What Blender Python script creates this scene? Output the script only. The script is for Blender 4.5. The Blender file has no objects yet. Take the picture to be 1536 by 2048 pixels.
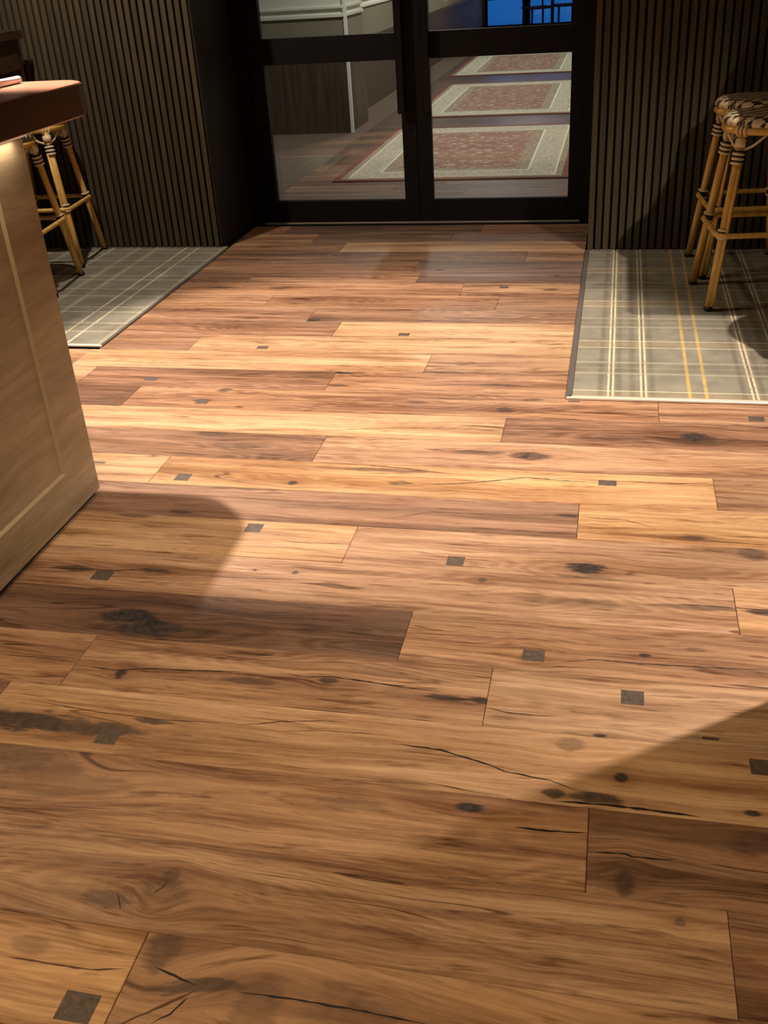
import bpy, bmesh, math, random
from mathutils import Vector, Matrix
random.seed(7)
S = bpy.context.scene
C = S.collection
pi = math.pi

# ------------------------------------------------------------------ camera
# solved from the plank seams, plank end joints and wall verticals of the photograph
FPX, PITCH, YAW, ROLL, CH = 1993.0, 0.509056, -0.240984, -0.066990, 1.45
def cam_axes():
    cy, sy, cp, sp = math.cos(YAW), math.sin(YAW), math.cos(PITCH), math.sin(PITCH)
    f = Vector((sy*cp, cy*cp, -sp)); r0 = Vector((cy, -sy, 0)); u0 = r0.cross(f)
    c, s = math.cos(ROLL), math.sin(ROLL)
    return c*r0 + s*u0, -s*r0 + c*u0, f
CR, CU, CF = cam_axes()
camd = bpy.data.cameras.new('camera'); cam = bpy.data.objects.new('camera', camd); C.objects.link(cam)
camd.sensor_fit = 'VERTICAL'; camd.sensor_height = 36.0; camd.lens = FPX/2048*36.0
camd.clip_start = 0.02; camd.clip_end = 200
M = Matrix.Identity(4)
for i in range(3):
    M[i][0] = CR[i]; M[i][1] = CU[i]; M[i][2] = -CF[i]
M[2][3] = CH
cam.matrix_world = M
S.camera = cam
def onz(px, py, z=0.0):
    d = (px-768)*CR - (py-1024)*CU + FPX*CF
    t = (z-CH)/d.z
    return Vector((d.x*t, d.y*t, z))

# ------------------------------------------------------------------ world, exposure, room lights
def lin(r, g, b):
    f = lambda c: (c/255/12.92) if c/255 <= .04045 else ((c/255+.055)/1.055)**2.4
    return (f(r), f(g), f(b), 1)
w = bpy.data.worlds.new('dusk'); S.world = w; w.use_nodes = True
bg = w.node_tree.nodes['Background']; bg.inputs[0].default_value = (0.02, 0.20, 0.75, 1); bg.inputs[1].default_value = 0.9
S.view_settings.view_transform = 'Standard'; S.view_settings.look = 'None'
S.view_settings.exposure = 0.0; S.view_settings.gamma = 1.0; S.view_settings.use_curve_mapping = False

CEIL = 2.72
NEUTRAL = (1.0, 0.86, 0.72); WARM = (1.0, 0.76, 0.44); COOL = (1.0, 0.97, 0.91)
# ceiling downlights: x, y, watts, cone deg, blend, lamp radius, colour, aim(dx,dy), label
LIGHTS = [
    (-2.19, 3.52, 590, 60, 0.34, 0.022, NEUTRAL, (0.68, 0.02), 'recessed ceiling downlight above the far end of the bar counter'),
    (1.46, 2.58, 510, 93, 0.75, 0.022, NEUTRAL, (-0.5, 0.50), 'recessed ceiling downlight above the tall dark cabinet'),
    (-0.55, 0.12, 190, 94, 0.90, 0.09, WARM, (-0.1, 0.38), 'recessed ceiling downlight over the open floor before the bar'),
    (-1.05, 4.20, 30, 125, 0.9, 0.02, WARM, (0.2, 0.15), 'recessed ceiling downlight over the planks before the glass doors'),
    (-2.75, 4.20, 150, 130, 0.70, 0.03, NEUTRAL, (-0.1, 0.8), 'recessed ceiling downlight above the carpet behind the bar'),
    (-1.35, 8.55, 190, 150, 0.80, 0.06, COOL, (0, 0), 'recessed ceiling downlight above the rug closest to the glass doors'),
    (-1.35, 12.0, 190, 150, 0.80, 0.06, COOL, (0, 0), 'recessed ceiling downlight above the middle rug of the corridor'),
    (-1.35, 15.8, 190, 150, 0.80, 0.06, COOL, (0, 0), 'recessed ceiling downlight above the rug next to the corridor windows'),
]
for i, (x, y, e, cone, bl, rad, col, aim, lab) in enumerate(LIGHTS):
    ld = bpy.data.lights.new('spot_lamp', 'SPOT'); ld.energy = e; ld.color = col
    ld.spot_size = math.radians(cone); ld.spot_blend = bl; ld.shadow_soft_size = rad
    lo = bpy.data.objects.new('spot_lamp', ld); C.objects.link(lo)
    lo.location = (x, y, CEIL-0.06)
    lo.rotation_euler = Vector((aim[0], aim[1], -2.0)).to_track_quat('-Z', 'Y').to_euler()

# ------------------------------------------------------------------ helpers
def tag(o, label=None, cat=None, group=None, kind=None):
    if label: o['label'] = label
    if cat: o['category'] = cat
    if group: o['group'] = group
    if kind: o['kind'] = kind
    return o
def empty(name, loc, rz=0):
    o = bpy.data.objects.new(name, None); C.objects.link(o); o.location = loc; o.rotation_euler = (0, 0, rz)
    o.empty_display_size = .1
    return o
def mesh_obj(name, bm, mat=None, parent=None, loc=(0, 0, 0), smooth=False):
    me = bpy.data.meshes.new(name); bm.normal_update(); bm.to_mesh(me); bm.free()
    if smooth:
        for p in me.polygons: p.use_smooth = True
    if mat: me.materials.append(mat)
    o = bpy.data.objects.new(name, me); C.objects.link(o); o.location = loc
    if parent: o.parent = parent
    return o
def box(bm, x0, x1, y0, y1, z0, z1, bev=0.0):
    vs = [bm.verts.new(c) for c in ((x0, y0, z0), (x1, y0, z0), (x1, y1, z0), (x0, y1, z0), (x0, y0, z1), (x1, y0, z1), (x1, y1, z1), (x0, y1, z1))]
    fs = [bm.faces.new([vs[i] for i in q]) for q in ((0, 3, 2, 1), (4, 5, 6, 7), (0, 1, 5, 4), (1, 2, 6, 5), (2, 3, 7, 6), (3, 0, 4, 7))]
    if bev:
        es = list({e for f in fs for e in f.edges})
        bmesh.ops.bevel(bm, geom=es, offset=bev, segments=1, affect='EDGES')
def bobj(name, x0, x1, y0, y1, z0, z1, mat, parent=None, bev=0.0, org=(0, 0, 0)):
    bm = bmesh.new(); box(bm, x0-org[0], x1-org[0], y0-org[1], y1-org[1], z0-org[2], z1-org[2], bev)
    return mesh_obj(name, bm, mat, parent)
def tube(bm, pts, rads, seg=10, closed=False, cap=True):
    n = len(pts); P = [Vector(p) for p in pts]
    if not hasattr(rads, '__len__'): rads = [rads]*n
    rings = []; prev = None
    for i in range(n):
        if closed: t = P[(i+1) % n]-P[i-1]
        else: t = P[min(i+1, n-1)]-P[max(i-1, 0)]
        t.normalize()
        if prev is None:
            a = Vector((0, 0, 1)) if abs(t.z) < .9 else Vector((1, 0, 0))
            nrm = (a - t*a.dot(t)).normalized()
        else:
            nrm = (prev - t*prev.dot(t)).normalized()
        prev = nrm; b = t.cross(nrm)
        rings.append([bm.verts.new(P[i] + rads[i]*(math.cos(2*pi*k/seg)*nrm + math.sin(2*pi*k/seg)*b)) for k in range(seg)])
    m = n if closed else n-1
    for i in range(m):
        A, B = rings[i], rings[(i+1) % n]
        for k in range(seg):
            bm.faces.new((A[k], A[(k+1) % seg], B[(k+1) % seg], B[k]))
    if cap and not closed:
        bm.faces.new(rings[0][::-1]); bm.faces.new(rings[-1])
def tobj(name, pts, rads, mat, parent=None, seg=10, closed=False):
    bm = bmesh.new(); tube(bm, pts, rads, seg, closed); return mesh_obj(name, bm, mat, parent, smooth=True)
def lathe(bm, prof, seg=32, c=(0, 0, 0)):
    rings = []
    for r, z in prof:
        rings.append([bm.verts.new((c[0]+r*math.cos(2*pi*k/seg), c[1]+r*math.sin(2*pi*k/seg), c[2]+z)) for k in range(seg)])
    for A, B in zip(rings, rings[1:]):
        for k in range(seg): bm.faces.new((A[k], A[(k+1) % seg], B[(k+1) % seg], B[k]))
    bm.faces.new(rings[0][::-1]); bm.faces.new(rings[-1])
def copy_tree(o, parent=None):
    c = o.copy(); C.objects.link(c)
    if parent: c.parent = parent
    for ch in list(o.children): copy_tree(ch, c)
    return c

# ------------------------------------------------------------------ node helpers
class NT:
    def __init__(s, tree): s.t = tree; s.n = tree.nodes; s.l = tree.links
    def node(s, typ, ins=None, **kw):
        nd = s.n.new(typ)
        for k, v in kw.items(): setattr(nd, k, v)
        for k, v in (ins or {}).items(): s.put(nd.inputs[k], v)
        return nd
    def put(s, sock, v):
        if isinstance(v, bpy.types.NodeSocket): s.l.new(v, sock)
        elif isinstance(v, bpy.types.Node): s.l.new(v.outputs[0], sock)
        else:
            try: sock.default_value = v
            except Exception: sock.default_value = v[:3]
    def m(s, op, a, b=None, c=None, clamp=False):
        nd = s.n.new('ShaderNodeMath'); nd.operation = op; nd.use_clamp = clamp
        s.put(nd.inputs[0], a)
        if b is not None: s.put(nd.inputs[1], b)
        if c is not None: s.put(nd.inputs[2], c)
        return nd.outputs[0]
    def mr(s, v, a, b, c=0.0, d=1.0, smooth=False):
        nd = s.n.new('ShaderNodeMapRange'); nd.clamp = True
        if smooth: nd.interpolation_type = 'SMOOTHSTEP'
        s.put(nd.inputs[0], v)
        for i, q in enumerate((a, b, c, d)): s.put(nd.inputs[i+1], q)
        return nd.outputs[0]
    def mix(s, f, a, b, blend='MIX'):
        nd = s.n.new('ShaderNodeMix'); nd.data_type = 'RGBA'; nd.blend_type = blend
        s.put(nd.inputs[0], f); s.put(nd.inputs[6], a); s.put(nd.inputs[7], b)
        return nd.outputs[2]
    def noise(s, vec, scale, detail=3.0, rough=.5, dist=0.0):
        nd = s.n.new('ShaderNodeTexNoise')
        s.put(nd.inputs['Vector'], vec); nd.inputs['Scale'].default_value = scale
        nd.inputs['Detail'].default_value = detail; nd.inputs['Roughness'].default_value = rough; nd.inputs['Distortion'].default_value = dist
        return nd.outputs[0]
    def xyz(s, x, y, z=0.0):
        nd = s.n.new('ShaderNodeCombineXYZ'); s.put(nd.inputs[0], x); s.put(nd.inputs[1], y); s.put(nd.inputs[2], z); return nd.outputs[0]
    def sep(s, v):
        nd = s.n.new('ShaderNodeSeparateXYZ'); s.put(nd.inputs[0], v); return nd.outputs
def newmat(name):
    m = bpy.data.materials.new(name); m.use_nodes = True
    t = NT(m.node_tree); b = m.node_tree.nodes['Principled BSDF']
    return m, t, b
def simple(name, col, rough=.5, metal=0.0, spec=.5, noise=None, bump=0.0, em=None):
    m, t, b = newmat(name)
    b.inputs['Roughness'].default_value = rough; b.inputs['Metallic'].default_value = metal
    b.inputs['Specular IOR Level'].default_value = spec
    if noise:
        sc, amt = noise
        tc = t.node('ShaderNodeTexCoord').outputs['Object']
        n = t.noise(tc, sc, 3)
        c2 = tuple(min(1, v*(1+amt)) for v in col[:3])+(1,); c1 = tuple(v*(1-amt) for v in col[:3])+(1,)
        t.put(b.inputs['Base Color'], t.mix(t.mr(n, .3, .7), c1, c2))
        if bump:
            bp = t.node('ShaderNodeBump', {'Height': n, 'Strength': bump, 'Distance': .002}); t.put(b.inputs['Normal'], bp)
    else: b.inputs['Base Color'].default_value = col
    if em: b.inputs['Emission Color'].default_value = em[0]; b.inputs['Emission Strength'].default_value = em[1]
    return m

# ------------------------------------------------------------------ wood plank material (shared node groups)
def sock(g, name, typ, io='INPUT', dv=None):
    s_ = g.interface.new_socket(name=name, in_out=io, socket_type=typ)
    if dv is not None: s_.default_value = dv
def make_wood_group():
    g = bpy.data.node_groups.new('plank_wood', 'ShaderNodeTree')
    sock(g, 'Vector', 'NodeSocketVector'); sock(g, 'Seed', 'NodeSocketFloat'); sock(g, 'Light', 'NodeSocketColor'); sock(g, 'Dark', 'NodeSocketColor')
    sock(g, 'Ring', 'NodeSocketFloat'); sock(g, 'Streak', 'NodeSocketFloat')
    sock(g, 'Color', 'NodeSocketColor', 'OUTPUT'); sock(g, 'Height', 'NodeSocketFloat', 'OUTPUT')
    t = NT(g); gi = g.nodes.new('NodeGroupInput'); go = g.nodes.new('NodeGroupOutput')
    x, y, z = t.sep(gi.outputs['Vector'])
    seed = gi.outputs['Seed']
    x = t.m('ADD', x, t.m('MULTIPLY', seed, 13.71)); zz = t.m('MULTIPLY', seed, 5.37)
    S_ = lambda fx, fy, dz=0.0, yy=None: t.xyz(t.m('MULTIPLY', x, fx), t.m('MULTIPLY', y if yy is None else yy, fy), t.m('ADD', zz, dz))
    wob = t.noise(S_(1.7, 6.0), 1.0, 3)
    y2 = t.m('ADD', y, t.m('MULTIPLY', t.m('SUBTRACT', wob, .5), .055))
    A = t.noise(S_(.8, 15.0, 0, y2), 1.0, 5, .6)          # broad figure bands along the board
    B = t.noise(S_(6.0, 230.0, 0, y2), 1.0, 3, .65)       # fibres
    B2 = t.noise(S_(2.2, 75.0, 0, y2), 1.0, 3, .65)
    C1 = t.noise(S_(1.5, 26.0, 3.1, y2), 1.0, 4, .65)     # dark heart streaks
    C2 = t.noise(S_(5.5, 48.0, 7.7, y2), 1.0, 4, .65)     # short wisps
    D = t.noise(S_(1.3, 6.5, 9.4), 1.0, 4, .6)            # grey-brown patches
    D2 = t.noise(S_(1.1, 9.0, 21.0, y2), 1.0, 3, .6)      # honey patches
    E = t.noise(S_(38.0, 70.0), 1.0, 3, .6)
    fld = t.noise(S_(1.15, 8.5, 17.0, y2), 1.0, 1.5, .45) # contour lines give cathedral figure
    ring = t.m('MULTIPLY_ADD', t.m('SINE', t.m('MULTIPLY', fld, 165.0)), .5, .5)
    gate = t.mr(t.noise(S_(1.6, 7.0, 31.0), 1.0, 2), .40, .56)
    f = t.m('MULTIPLY', t.mr(A, .36, .64), .50)
    f = t.m('ADD', f, t.m('MULTIPLY', t.mr(B, .34, .66), .24))
    f = t.m('ADD', f, t.m('MULTIPLY', t.mr(B2, .34, .66), .25))
    f = t.m('ADD', f, t.m('MULTIPLY', t.mr(E, .3, .7), .10))
    rg = t.m('MULTIPLY', t.m('MULTIPLY', ring, gi.outputs['Ring']), gate)
    f = t.m('SUBTRACT', f, t.m('MULTIPLY', rg, .32))
    col = t.mix(t.mr(f, .16, .90), gi.outputs['Dark'], gi.outputs['Light'])
    col = t.mix(t.m('MULTIPLY', t.mr(D, .40, .64), .55), col, (.70, .60, .56, 1), 'MULTIPLY')
    col = t.mix(t.m('MULTIPLY', t.mr(D2, .50, .68), .55), col, (1.0, .93, .74, 1), 'MULTIPLY')
    st = t.m('MULTIPLY', t.mr(C1, .52, .68), gi.outputs['Streak'])
    wi = t.m('MULTIPLY', t.mr(C2, .57, .69), gi.outputs['Streak'])
    col = t.mix(t.m('MULTIPLY', st, .80), col, (.46, .34, .25, 1), 'MULTIPLY')
    col = t.mix(t.m('MULTIPLY', wi, .85), col, (.34, .25, .19, 1), 'MULTIPLY')
    # hair checks: narrow contour lines of a stretched field, only here and there
    ln = t.m('ABSOLUTE', t.m('SUBTRACT', t.noise(S_(.75, 10.0, 41.0, y2), 1.0, 2.5, .5), .5))
    chk = t.m('MULTIPLY', t.mr(ln, .0075, .0025), t.mr(t.noise(S_(2.1, 9.0, 51.0), 1.0, 2), .54, .60))
    col = t.mix(t.m('MULTIPLY', chk, .8), col, (.20, .14, .10, 1), 'MULTIPLY')
    t.put(go.inputs['Color'], col)
    h = t.m('ADD', t.m('MULTIPLY', B, .6), t.m('MULTIPLY', rg, -.4))
    h = t.m('SUBTRACT', h, t.m('MULTIPLY', wi, .4)); h = t.m('ADD', h, t.m('MULTIPLY', E, .5)); h = t.m('SUBTRACT', h, chk)
    t.put(go.inputs['Height'], h)
    return g
def make_knot_group():
    g = bpy.data.node_groups.new('plank_knot', 'ShaderNodeTree')
    sock(g, 'Vector', 'NodeSocketVector'); sock(g, 'Mask', 'NodeSocketFloat'); sock(g, 'Halo', 'NodeSocketFloat')
    for n in ('CX', 'CY', 'RX', 'RY', 'Amount'): sock(g, n, 'NodeSocketFloat')
    sock(g, 'Vector', 'NodeSocketVector', 'OUTPUT'); sock(g, 'Mask', 'NodeSocketFloat', 'OUTPUT'); sock(g, 'Halo', 'NodeSocketFloat', 'OUTPUT')
    t = NT(g); gi = g.nodes.new('NodeGroupInput'); go = g.nodes.new('NodeGroupOutput')
    x, y, z = t.sep(gi.outputs['Vector'])
    dxr = t.m('SUBTRACT', x, gi.outputs['CX'])
    dx = t.m('DIVIDE', dxr, gi.outputs['RX'])
    dyr = t.m('SUBTRACT', y, gi.outputs['CY'])
    n2 = t.noise(t.xyz(t.m('MULTIPLY', x, 11.0), t.m('MULTIPLY', y, 30.0), 4.0), 1.0, 3, .6)
    dy = t.m('ADD', t.m('DIVIDE', dyr, gi.outputs['RY']), t.m('MULTIPLY', t.m('SUBTRACT', n2, .5), 1.6))
    n = t.noise(t.xyz(t.m('MULTIPLY', x, 16.0), t.m('MULTIPLY', y, 130.0), 0.0), 1.0, 4, .65)
    # pointed ends: |dx| + dy^2 shape, frayed along the grain
    d2 = t.m('ADD', t.m('MULTIPLY', t.m('ABSOLUTE', dx), t.m('ADD', t.m('ABSOLUTE', dx), .35)), t.m('MULTIPLY', dy, dy))
    d2n = t.m('ADD', d2, t.m('MULTIPLY', t.m('SUBTRACT', n, .5), 1.7))
    core = t.m('MULTIPLY', t.mr(d2n, 1.25, .40, smooth=True), gi.outputs['Amount'])
    hd = t.m('ADD', t.m('MULTIPLY', t.m('MULTIPLY', dx, dx), .16), t.m('MULTIPLY', t.m('MULTIPLY', dy, dy), .5))
    hd = t.m('ADD', hd, t.m('MULTIPLY', t.m('SUBTRACT', n, .5), 1.6))
    halo = t.m('MULTIPLY', t.m('EXPONENT', t.m('MULTIPLY', t.m('MAXIMUM', hd, 0.0), -1.1)), gi.outputs['Amount'])
    t.put(go.inputs['Mask'], t.m('MAXIMUM', gi.outputs['Mask'], core))
    t.put(go.inputs['Halo'], t.m('MAXIMUM', gi.outputs['Halo'], halo))
    q = t.m('ADD', t.m('MULTIPLY', dx, dx), t.m('MULTIPLY', t.m('DIVIDE', dyr, gi.outputs['RY']), t.m('DIVIDE', dyr, gi.outputs['RY'])))
    bend = t.m('EXPONENT', t.m('MULTIPLY', q, -.22))
    y3 = t.m('SUBTRACT', y, t.m('MULTIPLY', t.m('MULTIPLY', dyr, bend), .62))
    t.put(go.inputs['Vector'], t.xyz(x, y3, z))
    return g
WOOD = make_wood_group(); KNOT = make_knot_group()
def plank_mat(seed, light, dark, ring, streak, knots):
    m, t, b = newmat('oak_plank')
    vec = t.node('ShaderNodeTexCoord').outputs['Object']
    mask = halo = None
    v = vec
    for (cx, cy, rx, ry, am) in knots:
        k = t.node('ShaderNodeGroup'); k.node_tree = KNOT
        t.put(k.inputs['Vector'], v)
        if mask is not None: t.put(k.inputs['Mask'], mask); t.put(k.inputs['Halo'], halo)
        for nme, val in zip(('CX', 'CY', 'RX', 'RY', 'Amount'), (cx, cy, rx, ry, am)): k.inputs[nme].default_value = val
        v, mask, halo = k.outputs['Vector'], k.outputs['Mask'], k.outputs['Halo']
    wd = t.node('ShaderNodeGroup'); wd.node_tree = WOOD
    t.put(wd.inputs['Vector'], v); wd.inputs['Seed'].default_value = seed
    wd.inputs['Light'].default_value = light; wd.inputs['Dark'].default_value = dark
    wd.inputs['Ring'].default_value = ring; wd.inputs['Streak'].default_value = streak
    col = wd.outputs['Color']
    if mask is not None:
        col = t.mix(t.m('MULTIPLY', halo, .62), col, (.46, .36, .30, 1), 'MULTIPLY')
        n = t.noise(t.xyz(*t.sep(vec)[:2]), 55, 3)
        kc = t.mix(t.mr(n, .35, .65), (.009, .009, .011, 1), (.048, .038, .036, 1))
        col = t.mix(t.m('MULTIPLY', mask, .92), col, kc)
    t.put(b.inputs['Base Color'], col)
    b.inputs['Roughness'].default_value = .46; b.inputs['Specular IOR Level'].default_value = .42
    bp = t.node('ShaderNodeBump', {'Height': wd.outputs['Height'], 'Strength': .35, 'Distance': .0012})
    t.put(b.inputs['Normal'], bp)
    return m

# ------------------------------------------------------------------ shared materials
m_black = simple('black_paint', lin(15, 13, 11), .55, spec=.18)
m_blackmetal = simple('black_metal', lin(12, 11, 10), .4, spec=.25)
m_dark = simple('dark_gap', lin(14, 12, 10), .8)
m_peg = simple('dark_oak_peg', lin(88, 74, 64), .55, noise=(90, .35), bump=.3)
m_crack = simple('filled_crack', lin(38, 28, 22), .5)
m_crack2 = simple('soft_crack', lin(92, 58, 34), .5)
m_subfloor = simple('subfloor', lin(40, 30, 22), .9)
m_wallpaint = simple('brown_wall_paint', lin(92, 76, 58), .8)
m_ceil = simple('ceiling_paint', lin(120, 108, 92), .9)
m_alu = simple('brushed_aluminium_edge', lin(236, 226, 208), .35, .35)
m_greytrim = simple('grey_metal_edge', lin(120, 112, 104), .45, .5)

# ------------------------------------------------------------------ floor
PW, PO = 0.200933, 1.627659           # plank width, world Y of seam 0 (solved from the photograph)
seamY = lambda k: PO - PW*k
XL, XR, YB = -4.55, 2.35, -2.3
YD = 6.15                              # glass door plane
CRX, CRY = -0.109, 3.43                # right carpet: left edge, front edge
CLX, CLY = -2.200, 3.875               # left carpet: right edge, front edge
PT = 0.014
floor = bobj('floor', XL-.1, XR+.1, YB-.1, 6.30, -.10, -PT-.001, m_subfloor); tag(floor, kind='structure')

P = {  # plank tones: (light, dark, ring, streak), as pigment
    'honey': (lin(226, 178, 128), lin(176, 126, 82), .5, .8),
    'orange': (lin(226, 174, 118), lin(178, 124, 76), .5, .8),
    'pink': (lin(212, 166, 122), lin(158, 113, 78), .6, .9),
    'tan': (lin(202, 154, 110), lin(144, 98, 66), .7, 1.0),
    'brown': (lin(180, 133, 97), lin(124, 86, 59), .9, .9),
    'dark': (lin(150, 108, 80), lin(100, 70, 51), .8, .8),
    'purple': (lin(178, 135, 101), lin(130, 95, 69), .8, .8),
    'grey': (lin(160, 126, 98), lin(112, 82, 62), .6, .9),
}
# row k lies between seam k (far) and seam k+1 (near); (joint x's, tones of the pieces left to right)
ROWS = {
    3: ([-.72], ['orange', 'tan']),
    2: ([-2.0, .252], ['tan', 'pink', 'brown']),
    1: ([-1.9, .015], ['tan', 'tan', 'brown']),
    0: ([-1.337, .62], ['brown', 'honey', 'tan']),
    -1: ([-1.212, -.216], ['tan', 'tan', 'pink']),
    -2: ([-1.75, -.441], ['tan', 'dark', 'tan']),
    -3: ([-1.62, .346], ['tan', 'pink', 'honey']),
    -4: ([-1.95, -.678], ['tan', 'honey', 'pink']),
    -5: ([-1.70, -.051], ['tan', 'purple', 'orange']),
    -6: ([-1.43, .341], ['honey', 'orange', 'tan']),
    -7: ([-2.3, -.931, .75], ['tan', 'brown', 'pink', 'tan']),
    -8: ([-2.1, -.327], ['honey', 'honey', 'brown']),
    -9: ([-1.808, .194], ['dark', 'tan', 'pink']),
    -10: ([-2.098, -1.05], ['tan', 'brown', 'tan']),
    -11: ([-.697], ['honey', 'tan']),
    -12: ([-1.776], ['brown', 'honey']),
    -13: ([-1.18], ['brown', 'honey']),
    -14: ([-1.35], ['brown', 'brown']),
    -15: ([-1.63, -.503], ['tan', 'tan', 'brown']),
    -16: ([-.70], ['tan', 'tan']),
    -17: ([-1.85, -.95], ['brown', 'tan', 'grey']),
    -18: ([-1.0], ['tan', 'grey']),
    -19: ([-.438], ['brown', 'tan']),
    -20: ([-1.5], ['tan', 'honey']),
    -21: ([-1.72, -.9], ['tan', 'grey', 'grey']),
    -22: ([-1.95, -.75], ['tan', 'grey', 'brown']),
}
# knots and stains: photo px -> floor; half-length along the board, half-width, strength
KN = [(255, 1232, .10, .035, 1), (300, 1250, .12, .03, .9), (1172, 1134, .066, .032, 1), (1388, 874, .055, .040, .9), (760, 940, .24, .012, .55), (1180, 1150, .09, .02, .5), (1060, 912, .09, .028, .75),
      (960, 906, .11, .016, .6), (405, 800, .05, .022, .6), (452, 780, .04, .02, .6), (690, 745, .09, .018, .7), (425, 866, .08, .03, .45), (585, 966, .022, .018, .9),
      (800, 966, .05, .014, .6), (60, 1442, .15, .035, .95), (190, 1455, .16, .016, .8), (300, 1452, .06, .012, .8), (242, 1346, .018, .02, .95), (500, 1362, .09, .014, .6), (655, 1362, .03, .014, .8),
      (940, 1614, .036, .014, 1), (1108, 1586, .03, .018, .85), (1190, 1596, .07, .014, .9), (1242, 1556, .018, .016, .95), (1505, 1627, .02, .008, .9),
      (1250, 1768, .022, .030, .6), (215, 1797, .07, .022, .5), (330, 1790, .06, .03, .4), (335, 1768, .02, .02, .5), (1140, 1031, .05, .010, .7), (1388, 1076, .04, .013, .7),
      (1505, 1108, .05, .030, .6), (1290, 1311, .018, .008, .95), (1380, 1214, .14, .014, .55), (625, 640, .05, .026, .8), (150, 1136, .09, .014, .7), (310, 1142, .06, .016, .75),
      (270, 1030, .08, .018, .6), (360, 1024, .05, .014, .6), (40, 1510, .12, .05, .6), (100, 1530, .1, .03, .4), (890, 1395, .06, .012, .8), (970, 1402, .05, .008, .9), (1140, 1487, .04, .02, .4), (1200, 1470, .02, .006, .9),
      (1065, 800, .05, .016, .6), (1010, 820, .04, .022, .7), (680, 770, .05, .01, .6), (835, 805, .06, .015, .5), (760, 450, .02, .02, .8), (1100, 580, .05, .02, .7), (1115, 552, .015, .02, .6),
      (440, 575, .08, .02, .6), (560, 575, .07, .03, .5), (500, 636, .06, .015, .5), (1390, 1300, .03, .01, .4), (330, 1890, .04, .05, .55), (400, 1960, .10, .016, .7), (590, 1145, .012, .012, .8), (510, 1140, .008, .006, .8),
      (965, 1160, .015, .012, .6), (1390, 880, .12, .02, .3), (1230, 880, .16, .03, .30), (480, 890, .15, .03, .35), (1530, 1225, .05, .01, .8), (700, 2040, .10, .06, .35), (510, 2020, .05, .05, .35),
      (1500, 1690, .06, .03, .35), (1150, 1205, .2, .02, .3), (1060, 1310, .03, .02, .2), (1360, 1845, .012, .010, .5), (700, 1610, .10, .02, .35), (130, 1550, .2, .03, .35), (60, 1890, .05, .02, .35), (880, 745, .1, .01, .5), (1000, 770, .1, .01, .6), (750, 1345, .1, .02, .2)]
kn = [(onz(a, b), rx, ry, am) for a, b, rx, ry, am in KN]

def make_plank(x0, x1, y0, y1, tone, seed, parent, gap=.0006):
    cx, cy = (x0+x1)/2, (y0+y1)/2
    hx, hy = (x1-x0)/2-gap, (y1-y0)/2-gap*.6
    dz = random.uniform(-.0004, .0003)
    bm = bmesh.new(); c = .0011
    lv = [[(-hx, -hy), (hx, -hy), (hx, hy), (-hx, hy)], None, None]
    r = []
    for (ix, z) in ((0, -PT), (0, -c), (c, 0)):
        r.append([bm.verts.new((sx*(hx-ix), sy*(hy-ix), z)) for sx, sy in ((-1, -1), (1, -1), (1, 1), (-1, 1))])
    for A, B in zip(r, r[1:]):
        for k in range(4): bm.faces.new((A[k], A[(k+1) % 4], B[(k+1) % 4], B[k]))
    bm.faces.new(r[-1]); bm.faces.new(r[0][::-1])
    l, d, rg, st = P[tone]
    j = random.uniform(.93, 1.06); jg = random.uniform(.97, 1.03)
    l = (l[0]*.97, l[1]*1.06, min(1, l[2]*1.28), 1); d = (d[0]*.74, d[1]*.80, d[2]*.94, 1)
    l = (min(1, l[0]*j), min(1, l[1]*j*jg), min(1, l[2]*j*jg), 1); d = (d[0]*j, d[1]*j*jg, d[2]*j*jg, 1)
    ks = []
    for p, rx, ry, am in kn:
        if y0-.004 <= p.y <= y1+.004 and x0-rx*1.2 <= p.x <= x1+rx*1.2 and (x0 <= p.x <= x1 or rx > .09):
            ks.append((p.x-cx, p.y-cy, rx, ry, am))
    if not ks and cy < 0.8:
        for q in range(random.choice((0, 1, 2))):
            ks.append((random.uniform(-hx, hx), random.uniform(-hy, hy)*.7, random.uniform(.02, .07), random.uniform(.012, .03), random.uniform(.5, 1)))
    m = plank_mat(seed, l, d, rg*random.uniform(.7, 1.2), st, ks)
    o = mesh_obj('plank', bm, m, parent, (cx, cy, dz))
    PLANKS.append((x0, x1, y0, y1, o))
    return o
PLANKS = []
seed = 1.0
k = 18
while seamY(k) < YD-.02:
    ya, yb = seamY(k+1), min(seamY(k), YD+.03)
    ym = (ya+yb)/2
    x0 = XL if ym < CLY else CLX+.006
    x1 = XR if ym < CRY else CRX-.022
    js, tones = ROWS.get(k, (None, None))
    if js is None:
        js = []; x = x0+random.uniform(.5, 1.5)
        while x < x1-.35: js.append(x); x += random.uniform(1.2, 1.9)
        tones = [random.choice(['honey', 'tan', 'tan', 'pink', 'brown', 'orange', 'purple']) for _ in range(len(js)+1)]
    else:
        # carry the listed boards on to the room's edges with further boards
        js = list(js); tones = list(tones)
        while js[0]-x0 > 1.9: js.insert(0, js[0]-random.uniform(1.2, 1.7)); tones.insert(0, random.choice(['tan', 'honey', 'brown']))
        while x1-js[-1] > 1.9: js.append(js[-1]+random.uniform(1.2, 1.7)); tones.append(random.choice(['tan', 'honey', 'brown']))
    js = [j for j in js if x0+.05 < j < x1-.05]
    ed = [x0]+js+[x1]
    for i in range(len(ed)-1):
        make_plank(ed[i], ed[i+1], ya, yb, tones[min(i, len(tones)-1)], seed, floor); seed += 1.0
    k -= 1

def plank_at(p):
    for a, b, c, d, o in PLANKS:
        if a <= p.x < b and c <= p.y < d: return o
    return None
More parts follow.
